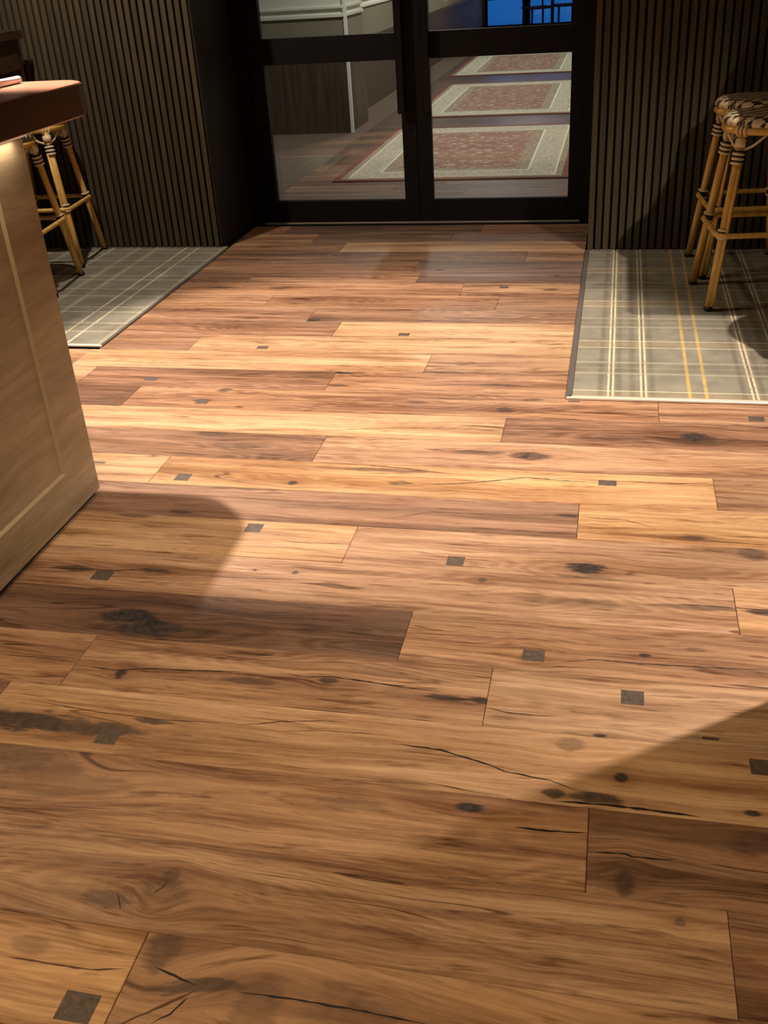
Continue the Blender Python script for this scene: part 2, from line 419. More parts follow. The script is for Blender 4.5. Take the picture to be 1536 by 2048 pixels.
# dark square pegs let into the boards
PEGS = [(525, 695, .05, .034), (808, 669, .05, .038), (303, 757, .055, .04), (405, 803, .05, .045), (1513, 838, .052, .042), (366, 954, .050, .05), (1215, 966, .055, .036), (508, 1056, .050, .05),
        (911, 1122, .048, .048), (205, 1150, .055, .05), (1067, 1311, .052, .044), (1265, 1395, .050, .048), (1421, 1477, .034, .010), (1526, 1535, .05, .045), (216, 1473, .05, .048), (155, 2014, .062, .052),
        (197, 925, .05, .012), (1008, 575, .045, .03), (880, 540, .04, .03), (1148, 803, .04, .012)]
for a, b, sx, sy in PEGS:
    p = onz(a, b); o = plank_at(p)
    if not o: continue
    lx, ly = p.x-o.location.x, p.y-o.location.y
    bm = bmesh.new(); box(bm, lx-sx/2, lx+sx/2, ly-sy/2, ly+sy/2, -.006, .0005, .0008)
    mesh_obj('peg', bm, m_peg, o)
# open cracks, filled dark: photo polylines
CRACKS = [(0, 4, [(830, 970), (900, 968), (960, 964), (1055, 955), (1110, 960), (1192, 966)]), (0, 3, [(1238, 963), (1310, 966), (1360, 968), (1428, 965)]),
    (0, 4, [(150, 1330), (232, 1340), (300, 1337), (380, 1341), (480, 1344)]), (0, 4, [(572, 1347), (605, 1354), (660, 1353), (720, 1361), (800, 1374), (860, 1381)]),
    (0, 4, [(780, 1486), (880, 1500), (980, 1530), (1010, 1543), (1100, 1561), (1160, 1583)]), (0, 3, [(1120, 1325), (1190, 1319), (1280, 1328), (1400, 1334), (1536, 1341)]),
    (0, 3, [(973, 1415), (1010, 1424), (1060, 1430), (1110, 1432)]), (0, 3, [(1482, 1221), (1510, 1225), (1560, 1228)]), (0, 3, [(1360, 1208), (1420, 1212), (1478, 1217)]),
    (0, 4, [(62, 1134), (150, 1137), (230, 1141), (290, 1138), (340, 1147)]), (0, 5, [(1030, 1655), (1100, 1662), (1173, 1666)]),
    (0, 4, [(1178, 1704), (1250, 1708), (1265, 1714), (1330, 1720), (1360, 1719)]), (1, 3, [(1420, 1728), (1480, 1738), (1560, 1750)]),
    (0, 6, [(1110, 1602), (1200, 1609), (1300, 1620), (1400, 1634)]), (0, 4, [(480, 1984), (560, 1995), (620, 2004), (700, 2018), (790, 2036), (860, 2050)]),
    (0, 2, [(560, 1082), (620, 1086), (704, 1089)]), (0, 3, [(0, 1288), (40, 1289), (62, 1291)]), (1, 3, [(0, 1309), (70, 1314), (150, 1324)]),
    (1, 4, [(10, 1912), (90, 1925), (180, 1940), (250, 1938), (282, 1925)]), (0, 4, [(310, 1935), (350, 1952), (392, 1972)]), (1, 5, [(392, 1980), (330, 2010), (260, 2040), (230, 2055)]), (0, 4, [(375, 1995), (340, 2028), (300, 2048)]),
    (1, 3, [(555, 756), (640, 751), (720, 746)]), (1, 3, [(640, 811), (700, 803), (800, 799), (850, 806)]), (1, 3, [(655, 860), (800, 856), (1000, 860)]),
    (1, 4, [(640, 926), (720, 929), (800, 936), (905, 948)]), (1, 3, [(850, 766), (960, 771), (1085, 773)]), (1, 3, [(1040, 822), (1100, 828), (1165, 832)]), (1, 3, [(470, 1450), (515, 1448), (560, 1443), (640, 1442), (700, 1445)]),
    (1, 2, [(560, 1463), (640, 1461), (780, 1470)]), (1, 3, [(930, 907), (850, 898), (1000, 906)]), (1, 3, [(760, 1040), (860, 1024), (980, 1028), (1115, 1032)]), (0, 2, [(234, 1786), (238, 1800), (242, 1820)]), (0, 2, [(305, 1788), (325, 1775), (336, 1762)]),
    (0, 3, [(815, 1250), (860, 1256)]), (1, 2, [(880, 1000), (960, 1004)]), (1, 3, [(600, 1160), (480, 1155), (420, 1153)]), (0, 3, [(760, 1367), (815, 1373)]), (0, 4, [(880, 1395), (930, 1399), (972, 1401)]), (1, 3, [(320, 1208), (385, 1215)]),
    (1, 3, [(1070, 577), (1150, 583)]), (1, 2, [(880, 677), (1000, 679)]), (1, 2, [(820, 490), (905, 495)]), (1, 3, [(60, 1400), (200, 1425), (330, 1440), (470, 1447)]), (1, 3, [(1156, 1034), (1250, 1040), (1310, 1055)]), (1, 3, [(1330, 1077), (1420, 1082), (1536, 1090)])]
def clip_poly(pts, wmm, soft):
    pts = [onz(*p) for p in pts]
    dense = []
    for a, b in zip(pts, pts[1:]):
        n = max(2, int((b-a).length/.012))
        for i in range(n): dense.append(a.lerp(b, i/n))
    dense.append(pts[-1])
    o = plank_at(dense[len(dense)//2])
    if not o: return
    rec = [r for r in PLANKS if r[4] is o][0]
    dense = [p for p in dense if rec[0]+.001 < p.x < rec[1]-.001 and rec[2]+.001 < p.y < rec[3]-.001]
    if len(dense) < 3: return
    bm = bmesh.new(); prev = None; n = len(dense); L = o.location
    rnd = random.Random(len(dense)*7+wmm)
    for i, p in enumerate(dense):
        t = dense[min(i+1, n-1)]-dense[max(i-1, 0)]; t.z = 0; t.normalize(); nn = Vector((-t.y, t.x, 0))
        u = i/(n-1); wd = wmm*.001*.5*(min(1, 5*u+.12)*min(1, 5*(1-u)+.12))*rnd.uniform(.45, 1.25)
        q = p + nn*rnd.uniform(-.0008, .0008)
        a = bm.verts.new((q.x+nn.x*wd-L.x, q.y+nn.y*wd-L.y, .00035)); b = bm.verts.new((q.x-nn.x*wd-L.x, q.y-nn.y*wd-L.y, .00035))
        if prev: bm.faces.new((prev[0], prev[1], b, a))
        prev = (a, b)
    mesh_obj('crack', bm, m_crack2 if soft else m_crack, o)
for soft, wmm, pts in CRACKS: clip_poly(pts, wmm, soft)

# ------------------------------------------------------------------ plaid carpets
def plaid_mat(name, vx, hy, base):
    """vx / hy: list of (period, offset, half width, colour, strength) stripes across x / y"""
    m, t, b = newmat(name)
    geo = t.node('ShaderNodeNewGeometry').outputs['Position']
    x, y, z = t.sep(geo)
    n1 = t.noise(geo, 9, 3); n2 = t.noise(geo, 420, 2, .7); n3 = t.noise(geo, 60, 3)
    wv = t.m('MULTIPLY', t.m('SUBTRACT', n3, .5), .004)
    col = t.mix(t.mr(n1, .3, .7), tuple(c*.80 for c in base[:3])+(1,), tuple(c*1.16 for c in base[:3])+(1,))
    for co, lst in ((x, vx), (y, hy)):
        for per, off, hw, cc, st in lst:
            d = t.m('PINGPONG', t.m('SUBTRACT', t.m('ADD', co, wv), off), per/2)
            mk = t.mr(d, hw*1.35, hw*.55, 0, st)
            if hw < .02: mk = t.m('MULTIPLY', mk, t.mr(n3, .25, .6, .45, 1.0))
            col = t.mix(mk, col, cc)
    col = t.mix(t.mr(n2, .3, .7, 0, .35), col, (.5, .5, .5, 1), 'MULTIPLY')
    t.put(b.inputs['Base Color'], col); b.inputs['Roughness'].default_value = .95; b.inputs['Specular IOR Level'].default_value = .1
    bp = t.node('ShaderNodeBump', {'Height': n2, 'Strength': .5, 'Distance': .002}); t.put(b.inputs['Normal'], bp)
    return m
cream = lin(224, 210, 176); gold = lin(205, 168, 96); dkg = lin(98, 90, 74); pale = lin(176, 170, 146); lav = lin(150, 138, 130)
cbase = lin(138, 132, 118)
PX = .5035
m_carpR = plaid_mat('plaid_carpet', [(PX, -.010, .010, dkg, .55), (PX, .056, .010, dkg, .5), (PX, .105, .012, dkg, .5), (PX, .176, .010, dkg, .45), (PX, .027, .005, dkg, .6), (PX, .1455, .005, dkg, .6),
    (PX, .019, .0042, cream, .95), (PX, .0347, .0042, cream, .95), (PX, .137, .0042, cream, .9), (PX, .1535, .0042, cream, .9), (PX, .306, .0062, gold, .95), (PX, .364, .0062, gold, .95)],
    [(.533, 4.253, .075, dkg, .22), (.533, 4.311, .010, pale, .6), (.533, 4.196, .010, pale, .6), (.533, 4.253, .008, pale, .25), (.533, 4.555, .0036, cream, .85), (.533, 4.478, .0036, cream, .85), (.533, 4.517, .028, gold, .14)], cbase)
m_carpL = plaid_mat('plaid_carpet_b', [(.54, -2.69, .05, dkg, .18), (.54, -2.628, .016, pale, .6), (.54, -2.750, .016, pale, .55), (.54, -2.372, .0062, cream, .7), (.54, -2.450, .0062, cream, .7)],
    [(.538, 4.107, .05, dkg, .3), (.538, 4.048, .007, pale, .7), (.538, 4.167, .007, pale, .7), (.538, 4.331, .0036, cream, .8), (.538, 4.405, .0036, cream, .7), (.538, 4.107, .004, pale, .3)], lin(130, 125, 112))
WLY, WRY = 5.53, 5.44                    # slat wall faces
def carpet(name, x0, x1, y0, y1, mat, label):
    o = bobj(name, x0, x1, y0, y1, .0005, .007, mat); tag(o, label, 'carpet')
carpet('plaid_carpet', CRX, XR, CRY, WRY+.02, m_carpR, 'grey plaid carpet with gold double stripes under the cane bar stools by the table')
carpet('plaid_carpet', XL, CLX, CLY, WLY+.02, m_carpL, 'grey plaid carpet behind the bar counter, cream lines only')
def trim(n, x0, x1, y0, y1, mat):
    o = bobj('trim_%d' % n, x0, x1, y0, y1, .0006, .0105, mat, bev=.002); tag(o, kind='structure')
trim(1, CRX-.022, CRX, CRY-.012, WRY-.005, m_greytrim)
trim(2, CRX-.020, XR, CRY-.022, CRY, m_alu)
trim(3, CLX, CLX+.014, CLY-.012, WLY-.05, m_greytrim)
trim(4, XL, CLX+.012, CLY-.020, CLY, m_alu)

# ------------------------------------------------------------------ slatted walls beside the doorway
m_slatback = simple('black_felt_backing', lin(20, 17, 14), .95)
def slat_mat():
    m, t, b = newmat('smoked_oak_slat')
    oi = t.node('ShaderNodeObjectInfo').outputs['Random']
    tc = t.node('ShaderNodeTexCoord').outputs['Object']
    x, y, z = t.sep(tc)
    n = t.noise(t.xyz(t.m('MULTIPLY', x, 160), t.m('MULTIPLY', oi, 50), t.m('MULTIPLY', z, 5)), 1, 3)
    n2 = t.noise(t.xyz(0.0, t.m('MULTIPLY', oi, 90), t.m('MULTIPLY', z, 1.6)), 1, 2)
    col = t.mix(t.mr(n, .3, .7), lin(62, 53, 36), lin(86, 74, 53))
    col = t.mix(t.m('MULTIPLY', t.mr(n2, .3, .7), .4), col, lin(60, 55, 46))
    col = t.mix(1.0, col, t.node('ShaderNodeCombineColor', {0: t.mr(oi, 0, 1, .78, 1.08), 1: t.mr(oi, 0, 1, .80, 1.06), 2: t.mr(oi, 0, 1, .84, 1.02)}), 'MULTIPLY')
    t.put(b.inputs['Base Color'], col); b.inputs['Roughness'].default_value = .62; b.inputs['Specular IOR Level'].default_value = .25
    return m
m_slat = slat_mat()
def slat_wall(name, xs, face, x0, x1, nudge):
    w_ = bobj(name, x0, x1, face+.018, face+.16, -.02, CEIL, m_slatback); tag(w_, kind='structure')
    bm = bmesh.new(); box(bm, -.0135, .0135, face, face+.019, .008, CEIL-.01, .0012)
    me = None
    for x in xs:
        if me is None:
            o = mesh_obj('slat', bm, m_slat, w_, (x, 0, 0)); me = o.data
        else:
            o = bpy.data.objects.new('slat', me); C.objects.link(o); o.parent = w_; o.location = (x, 0, 0)
    return w_
slat_wall('wall_front_left', [-2.2573-.0408*i for i in range(57)], WLY, XL, -2.236, 0)
slat_wall('wall_front_right', [-.1077+.0398*i for i in range(62)], WRY, -.122, XR, 0)
m_reveal = simple('dark_reveal_paint', lin(38, 33, 26), .6, spec=.2)
# black reveals and head of the doorway
tag(bobj('wall_doorway_left', -2.46, -2.2365, WLY+.161, YD+.12, -.02, CEIL, m_reveal), kind='structure')
tag(bobj('wall_doorway_left_edge', -2.2362, -2.226, WLY+.004, YD+.12, .0, CEIL, m_reveal), kind='structure')
tag(bobj('wall_doorway_right', -.1205, .3, WRY+.161, YD+.12, -.02, CEIL, m_reveal), kind='structure')
tag(bobj('wall_doorway_head', -2.225, -.122, YD-.06, YD+.1, 2.16, CEIL, m_reveal), kind='structure')
# other walls and ceiling of the bar room
tag(bobj('wall_left', XL-.12, XL, YB, 5.75, -.02, CEIL, m_wallpaint), kind='structure')
tag(bobj('wall_right', XR, XR+.12, YB, 5.75, -.02, CEIL, m_wallpaint), kind='structure')
tag(bobj('wall_back', XL, XR, YB-.12, YB, -.02, CEIL, m_wallpaint), kind='structure')
tag(bobj('ceiling', XL-.12, XR+.12, YB-.12, 21.6, CEIL, CEIL+.12, m_ceil), kind='structure')

# ------------------------------------------------------------------ double glazed door
def glass_mat():
    m = bpy.data.materials.new('door_glass'); m.use_nodes = True
    t = NT(m.node_tree); m.node_tree.nodes.clear()
    out = t.node('ShaderNodeOutputMaterial')
    tr = t.node('ShaderNodeBsdfTransparent', {'Color': (.90, .92, .91, 1)}); gl = t.node('ShaderNodeBsdfGlossy', {'Roughness': .02, 'Color': (1, 1, 1, 1)})
    fr = t.node('ShaderNodeFresnel', {'IOR': 1.5})
    mx = t.node('ShaderNodeMixShader', {0: fr, 1: tr, 2: gl}); t.put(out.inputs[0], mx)
    return m
m_glass = glass_mat()
tf = empty('trim_5', (-1.17, YD, 0)); tag(tf, kind='structure')
bobj('jamb', -2.225, -2.150, YD-.05, YD+.07, 0, 2.16, m_black, tf, .002, tf.location)
bobj('jamb', -.190, -.123, YD-.05, YD+.07, 0, 2.16, m_black, tf, .002, tf.location)
bobj('head', -2.150, -.190, YD-.05, YD+.07, 2.10, 2.16, m_black, tf, .002, tf.location)
tag(bobj('trim_6', -2.150, -.190, YD-.045, YD-.025, .0004, .006, simple('threshold_strip', lin(190, 176, 156), .4, .5)), kind='structure')
def door(n, x0, x1, hs):
    """hs: side of the meeting stile, +1 = its right side"""
    d = empty('door_%d' % n, ((x0+x1)/2, YD, 0)); tag(d, kind='structure'); L = d.location
    ya, yb = YD-.022, YD+.022
    gl, gr = (x0+.092, x1-.086) if hs > 0 else (x0+.086, x1-.072)
    bobj('stile', x0, gl, ya, yb, .008, 2.095, m_black, d, .002, L)
    bobj('stile', gr, x1, ya, yb, .008, 2.095, m_black, d, .002, L)
    for z0, z1 in ((.008, .135), (.920, 1.060), (1.97, 2.095)):
        bobj('rail', gl, gr, ya, yb, z0, z1, m_black, d, .002, L)
    for z0, z1 in ((.135, .920), (1.060, 1.97)):
        bobj('pane', gl-.004, gr+.004, YD-.003, YD+.003, z0-.004, z1+.004, m_glass, d, 0, L)
    hx = gr+.012 if hs > 0 else gl-.012
    h = bobj('pull_handle', hx-.022, hx+.022, YD-.085, YD-.055, .635, 1.62, m_blackmetal, d, .004, L)
    for z in (.66, 1.59): bobj('handle_post', hx-.010, hx+.010, YD-.056, YD-.021, z-.012, z+.012, m_blackmetal, h, .002, (L.x, L.y, 0))
    if hs > 0:
        kb = bmesh.new(); tube(kb, [(gr+.04-L.x, -.034, .555), (gr+.04-L.x, -.021, .555)], .012, 14); mesh_obj('lock_cylinder', kb, m_blackmetal, d)
door(1, -2.149, -1.1535, +1)
door(2, -1.1505, -.191, -1)

# ------------------------------------------------------------------ bar counter (left)
def bar_wood(name, light, dark, axis_scale, rough=.35, spec=.5):
    m, t, b = newmat(name)
    tc = t.node('ShaderNodeNewGeometry').outputs['Position']
    x, y, z = t.sep(tc); sx, sy, sz = axis_scale
    v = t.xyz(t.m('MULTIPLY', x, sx), t.m('MULTIPLY', y, sy), t.m('MULTIPLY', z, sz))
    wb = t.noise(v, .35, 2); v2 = t.node('ShaderNodeVectorMath', {0: v, 1: t.xyz(0.0, 0.0, t.m('MULTIPLY', wb, 3.0))}, operation='ADD').outputs[0]
    n = t.noise(v2, 1.0, 5, .6); n2 = t.noise(v2, 5.0, 3, .6)
    f = t.m('ADD', t.m('MULTIPLY', t.mr(n, .3, .7), .75), t.m('MULTIPLY', t.mr(n2, .3, .7), .25))
    t.put(b.inputs['Base Color'], t.mix(f, dark, light)); b.inputs['Roughness'].default_value = rough; b.inputs['Specular IOR Level'].default_value = spec
    return m
m_front = bar_wood('grey_oak_front', lin(186, 168, 138), lin(138, 118, 90), (1.5, 2.2, 22), .40)
m_top = bar_wood('lit_slab_top', lin(206, 142, 112), lin(176, 112, 84), (14, 1.2, 14), .30)  # slab is dark brown; this pale tone paints the light reflected on its top
m_edge = bar_wood('dark_brown_edge', lin(92, 60, 30), lin(66, 42, 20), (14, 1.2, 14), .40, .3)
BX, BY1, BY0 = -1.556, 2.553, -.55
bar = empty('bar_cabinet', (-1.95, 1.0, 0)); L = bar.location
tag(bar, 'grey oak bar counter front with a routed panel, standing on the plank floor', 'bar')
bobj('carcass', -2.40, BX-.012, BY0, BY1, .018, 1.088, m_front, bar, .001, L)
bobj('plinth', -2.36, BX-.014, BY0+.03, BY1-.01, 0, .018, m_dark, bar, 0, L)
# front face: frame around routed panels
def frame_panel(y0, y1):
    bobj('panel_rail', BX-.012, BX, y0, y1, .018, .150, m_front, bar, .0, L)
    bobj('panel_rail', BX-.012, BX, y0, y1, .985, 1.088, m_front, bar, .0, L)
    bm = bmesh.new()
    a = [(BX, y0, .150), (BX, y1, .150), (BX, y1, .985), (BX, y0, .985)]
    q = .007
    b_ = [(BX-.009, y0+q, .150+q), (BX-.009, y1-q, .150+q), (BX-.009, y1-q, .985-q), (BX-.009, y0+q, .985-q)]
    va = [bm.verts.new(Vector(c)-L) for c in a]; vb = [bm.verts.new(Vector(c)-L) for c in b_]
    for i in range(4): bm.faces.new((va[i], va[(i+1) % 4], vb[(i+1) % 4], vb[i]))
    mesh_obj('panel_moulding', bm, simple('lit_routed_edge', lin(182, 160, 126), .4), bar)  # pale colour paints the highlight of the bevel edge catching light
    bobj('panel_field', BX-.011, BX-.0092, y0, y1, .150, .985, m_front, bar, 0, L)
ys = [BY0, -.45, .60, .76, 1.22-.0, 1.38, 2.385, BY1]
bobj('panel_stile', BX-.012, BX, 2.385, BY1, .018, 1.088, m_front, bar, 0, L)
frame_panel(1.38, 2.385)
bobj('panel_stile', BX-.012, BX, 1.22, 1.38, .018, 1.088, m_front, bar, 0, L)
frame_panel(.215, 1.22)
bobj('panel_stile', BX-.012, BX, BY0, .215, .018, 1.088, m_front, bar, 0, L)
# counter slab with rounded corner
def rounded_slab(x0, x1, y0, y1, z0, z1, r, org, bev=.006):
    bm = bmesh.new(); pts = []
    for cx, cy, a0 in ((x1-r, y1-r, 0), (x0+r, y1-r, 90), (x0+r, y0+r, 180), (x1-r, y0+r, 270)):
        for i in range(9):
            a = math.radians(a0+i*90/8); pts.append((cx+r*math.cos(a)-org[0], cy+r*math.sin(a)-org[1]))
    rings = []
    for ins, z in ((bev, z0), (0, z0+bev), (0, z1-bev), (bev*.3, z1-bev*.3), (bev, z1)):
        cxm, cym = (x0+x1)/2-org[0], (y0+y1)/2-org[1]
        fx, fy = 1-ins/((x1-x0)/2), 1-ins/((y1-y0)/2)
        rings.append([bm.verts.new((cxm+(p[0]-cxm)*fx, cym+(p[1]-cym)*fy, z-org[2])) for p in pts])
    n = len(pts)
    for A, B in zip(rings, rings[1:]):
        for k_ in range(n): bm.faces.new((A[k_], A[(k_+1) % n], B[(k_+1) % n], B[k_]))
    bm.faces.new(rings[0][::-1]); bm.faces.new(rings[-1])
    return bm
o = mesh_obj('countertop', rounded_slab(-2.45, -1.527, BY0-.05, 2.955, 1.0885, 1.180, .10, (-1.95, 1.2, 1.0885)), m_top, None, (-1.95, 1.2, 1.0885))
tag(o, 'thick bar top with a rounded corner, surface painted pale with reflected light, dark brown edge', 'countertop')
bm = rounded_slab(-2.452, -1.525, BY0-.052, 2.957, 1.092, 1.1755, .102, (-1.95, 1.2, 1.0885), .001)
bmesh.ops.delete(bm, geom=[f for f in bm.faces if len(f.verts) > 4], context='FACES_ONLY')
mesh_obj('edge_band', bm, m_edge, o)
# warm LED strip under the front overhang of the bar top
bobj('led_strip', -1.549, -1.541, BY0+.05, 2.54, 1.0835, 1.0878, simple('led_diffuser', (1, .9, .7, 1), .5, em=((1, .82, .55, 1), .25)), o, 0, o.location)
la = bpy.data.lights.new('led_lamp', 'AREA'); la.shape = 'RECTANGLE'; la.size = .01; la.size_y = 2.9; la.energy = 5.0; la.color = (1, .84, .60)
lo = bpy.data.objects.new('led_lamp', la); C.objects.link(lo); lo.location = (-1.540, 1.05, 1.0828); lo.rotation_euler = (0, math.radians(-12), 0)
# white marker lying on the bar top
pen = empty('marker_pen', (-1.742, 2.815, 1.180)); tag(pen, 'white marker pen with dark cap end lying on the bar top', 'pen')
dirp = Vector((.03, 1, 0)).normalized(); rp = .0105
a0 = Vector((0, 0, rp+.0004))-dirp*.05
m_white = simple('white_plastic', lin(236, 232, 238), .35); m_cap = simple('dark_violet_plastic', lin(60, 50, 78), .4)
tobj('barrel', [a0, a0+dirp*.1, a0+dirp*.135, a0+dirp*.142], [rp, rp, rp, rp*.93], m_white, pen, 16)
tobj('end_plug', [a0+dirp*.142, a0+dirp*.150, a0+dirp*.153], [rp*.9, rp*.86, rp*.6], m_cap, pen, 16)
tobj('cap', [a0-dirp*.045, a0-dirp*.04, a0], [rp*.8, rp*1.04, rp*1.04], m_white, pen, 16)

# ------------------------------------------------------------------ cane bar stools
def cane_mat(name, c1, c2, rough=.38):
    m, t, b = newmat(name)
    tc = t.node('ShaderNodeTexCoord').outputs['Object']
    x, y, z = t.sep(tc)
    n = t.noise(t.xyz(t.m('MULTIPLY', x, 60), t.m('MULTIPLY', y, 60), t.m('MULTIPLY', z, 4)), 1, 3)
    t.put(b.inputs['Base Color'], t.mix(t.mr(n, .3, .7), c1, c2)); b.inputs['Roughness'].default_value = rough
    return m
m_cane = cane_mat('varnished_cane', lin(198, 150, 66), lin(230, 190, 108))
m_cream = simple('cream_binding', lin(228, 206, 166), .5); m_blk = simple('black_binding', lin(30, 22, 18), .5)
m_strip = cane_mat('dark_cane_groove', lin(90, 52, 20), lin(120, 74, 30))
def weave_mat():
    m, t, b = newmat('black_and_cream_weave')
    tc = t.node('ShaderNodeTexCoord').outputs['Object']
    x, y, z = t.sep(tc)
    xs, ys = t.m('MULTIPLY', x, 1/.036), t.m('MULTIPLY', y, 1/.030)
    z2 = t.m('MULTIPLY', z, 14.0)
    a = t.m('FLOOR', t.m('ADD', xs, t.m('MULTIPLY', t.m('PINGPONG', ys, 1.0), .5))); bb = t.m('FLOOR', t.m('ADD', ys, z2))
    ck = t.m('PINGPONG', t.m('ADD', a, bb), 1.0)
    ln = t.mr(t.m('PINGPONG', t.m('MULTIPLY', ys, 2.5), .5), .32, .42)
    f = t.m('MAXIMUM', ck, t.m('MULTIPLY', ln, .45))
    t.put(b.inputs['Base Color'], t.mix(f, lin(26, 20, 17), lin(222, 200, 164)))
    bp = t.node('ShaderNodeBump', {'Height': t.m('PINGPONG', t.m('MULTIPLY', xs, 4), .5), 'Strength': .3, 'Distance': .003}); t.put(b.inputs['Normal'], bp)
    b.inputs['Roughness'].default_value = .45
    return m
m_weave = weave_mat()
ZT, ZR = .712, .315
FT, TP = .200, .116
def leg_pt(sx, sy, z, out=0.0):
    u = z/ZT; r = FT+(TP-FT)*u
    return Vector((sx*(r+out), sy*(r+out), z))
def ring_stack(bm, f, zs, rad, tr, seg=14):
    for z in zs:
        c = f(z); ax = (f(z+.01)-f(z-.01)).normalized()
        a = Vector((1, 0, 0)); n1 = (a-ax*a.dot(ax)).normalized(); n2 = ax.cross(n1)
        tube(bm, [c+rad*(math.cos(2*pi*k/seg)*n1+math.sin(2*pi*k/seg)*n2) for k in range(seg)], tr, 6, closed=True)
def make_stool():
    st = empty('bar_stool', (0, 0, 0))
    for sx in (-1, 1):
        for sy in (-1, 1):
            f = lambda z, sx=sx, sy=sy: leg_pt(sx, sy, z)
            lg = tobj('leg', [f(.012), f(.2), f(.45), f(ZT)], [.0165, .0168, .0168, .0165], m_cane, st, 14)
            off = Vector((sx*-.012, sy*.016, 0))
            tobj('cane_strip', [f(.02)+off, f(.4)+off, f(.60)+off], .0075, m_cane, lg, 8)
            off2 = Vector((sx*-.017, sy*.0085, 0))
            tobj('groove', [f(.02)+off2, f(.4)+off2, f(.60)+off2], .0050, m_strip, lg, 6)
            tobj('foot_cap', [f(0), f(.014)], .0195, m_blk, lg, 14)
            tobj('binding', [f(.596), f(.650)], .0215, m_blk, lg, 14); tobj('binding', [f(.298), f(.338)], .0205, m_blk, lg, 14)
            tobj('collar', [f(.662), f(.694)], .0225, m_cream, lg, 14)
            bm = bmesh.new(); ring_stack(bm, f, (.600, .618, .636), .0215, .0056); ring_stack(bm, f, (.302, .334), .0212, .0050)
            tag(mesh_obj('binding_stripe', bm, m_cream, lg, smooth=True), kind='stuff')
            # bent braces from the leg up to the seat ring
            a0_ = math.atan2(sy, sx)
            for s in (-1, 1):
                aa = a0_+s*.62; p0 = f(.645); p2 = Vector((.160*math.cos(aa), .160*math.sin(aa), .714))
                pm = p0.lerp(p2, .5)+Vector((0, 0, -.012))
                tobj('brace', [p0, p0.lerp(pm, .6), pm, pm.lerp(p2, .6), p2], .0052, m_cream, st, 8)
            # bindings on the seat ring above the leg
            bm = bmesh.new()
            for s in (-.10, 0, .10):
                aa = a0_+s; c = Vector((.162*math.cos(aa), .162*math.sin(aa), .724)); rr = Vector((math.cos(aa), math.sin(aa), 0))
                tube(bm, [c+.0185*(math.cos(2*pi*k/12)*rr+math.sin(2*pi*k/12)*Vector((0, 0, 1))) for k in range(12)], .0055, 6, closed=True)
            tag(mesh_obj('ring_binding', bm, m_cream, st, smooth=True), kind='stuff')
    h = abs(leg_pt(1, 1, ZR).x)+.026; r = .055; pts = []
    for cx, cy, a0_ in ((h-r, h-r, 0), (-h+r, h-r, 90), (-h+r, -h+r, 180), (h-r, -h+r, 270)):
        for i in range(7):
            a = math.radians(a0_+i*15); pts.append((cx+r*math.cos(a), cy+r*math.sin(a), ZR))
    tobj('foot_ring', pts, .0115, m_cane, st, 10, closed=True)
    tobj('seat_ring', [(.162*math.cos(2*pi*k/36), .162*math.sin(2*pi*k/36), .724) for k in range(36)], .0155, m_cane, st, 10, closed=True)
    bm = bmesh.new(); lathe(bm, [(.150, .734), (.166, .736), (.175, .745), (.176, .756), (.170, .768), (.155, .776), (.120, .780), (.06, .778), (.01, .777)], 40)
    mesh_obj('woven_seat', bm, m_weave, st, smooth=True)
    return st
st0 = make_stool()
STOOLS = [((.607, 4.647), .11, 'cane bar stool with black and cream woven seat, crossing the shadow edge on the carpet'),
          ((.612, 5.130), .11, 'cane bar stool between another stool and the slatted wall on gold striped carpet'),
          ((.945, 3.71), 0, 'cane bar stool with woven seat at the free end of the high table'),
          ((-3.137, 5.276), .13, 'cane bar stool standing against the slatted wall behind the bar top'),
          ((-3.012, 4.726), .13, 'cane bar stool on the carpet between the bar cabinet and the stool at the wall')]
for i, (xy, rz, lab) in enumerate(STOOLS):
    o = st0 if i == 0 else copy_tree(st0)
    o.location = (xy[0], xy[1], .0112); o.rotation_euler = (0, 0, rz)
    tag(o, lab, 'bar stool', 'cane bar stools')

# ------------------------------------------------------------------ high tables and cabinet at the edges of the room
m_dwood = bar_wood('dark_walnut', lin(74, 50, 34), lin(44, 30, 20), (3, 3, 12), .45)
def high_table(x0, x1, y0, y1, zt, label, th=.045):
    t_ = empty('high_table', ((x0+x1)/2, (y0+y1)/2, .0072)); L_ = t_.location; tag(t_, label, 'table')
    bobj('table_top', x0, x1, y0, y1, zt-th, zt, m_dwood, t_, .003, L_)
    return t_, L_
t_, L_ = high_table(.648, 2.0, 3.655, 5.40, 1.10, 'dark walnut high table on two pedestals over the gold striped carpet')
for yy in (4.0, 5.1):
    bobj('pedestal', 1.24, 1.36, yy-.05, yy+.05, .027, 1.055, m_blackmetal, t_, .004, L_); bobj('base_plate', 1.02, 1.58, yy-.22, yy+.22, .0076, .027, m_blackmetal, t_, .004, L_)
t_, L_ = high_table(-4.45, -3.150, 4.70, 5.40, 1.215, 'dark walnut high table with apron at the slatted wall behind the bar top')
bobj('apron', -4.40, -3.175, 5.35, 5.385, .90, 1.17, m_dwood, t_, .002, L_); bobj('apron', -3.205, -3.17, 4.78, 5.35, 1.02, 1.17, m_dwood, t_, .002, L_)
bobj('pedestal', -4.05, -3.93, 5.0, 5.12, .027, 1.17, m_blackmetal, t_, .004, L_); bobj('base_plate', -4.25, -3.73, 4.8, 5.3, .0076, .027, m_blackmetal, t_, .004, L_)
cb = empty('tall_cabinet', (.92, 1.57, 0)); L_ = cb.location; tag(cb, 'tall dark walnut service cabinet standing on bare planks', 'cabinet')
bobj('carcass', .62, 1.22, 1.20, 1.965, .06, 1.95, m_dwood, cb, .003, L_); bobj('plinth', .66, 1.20, 1.23, 1.94, .0008, .06, m_dark, cb, 0, L_)
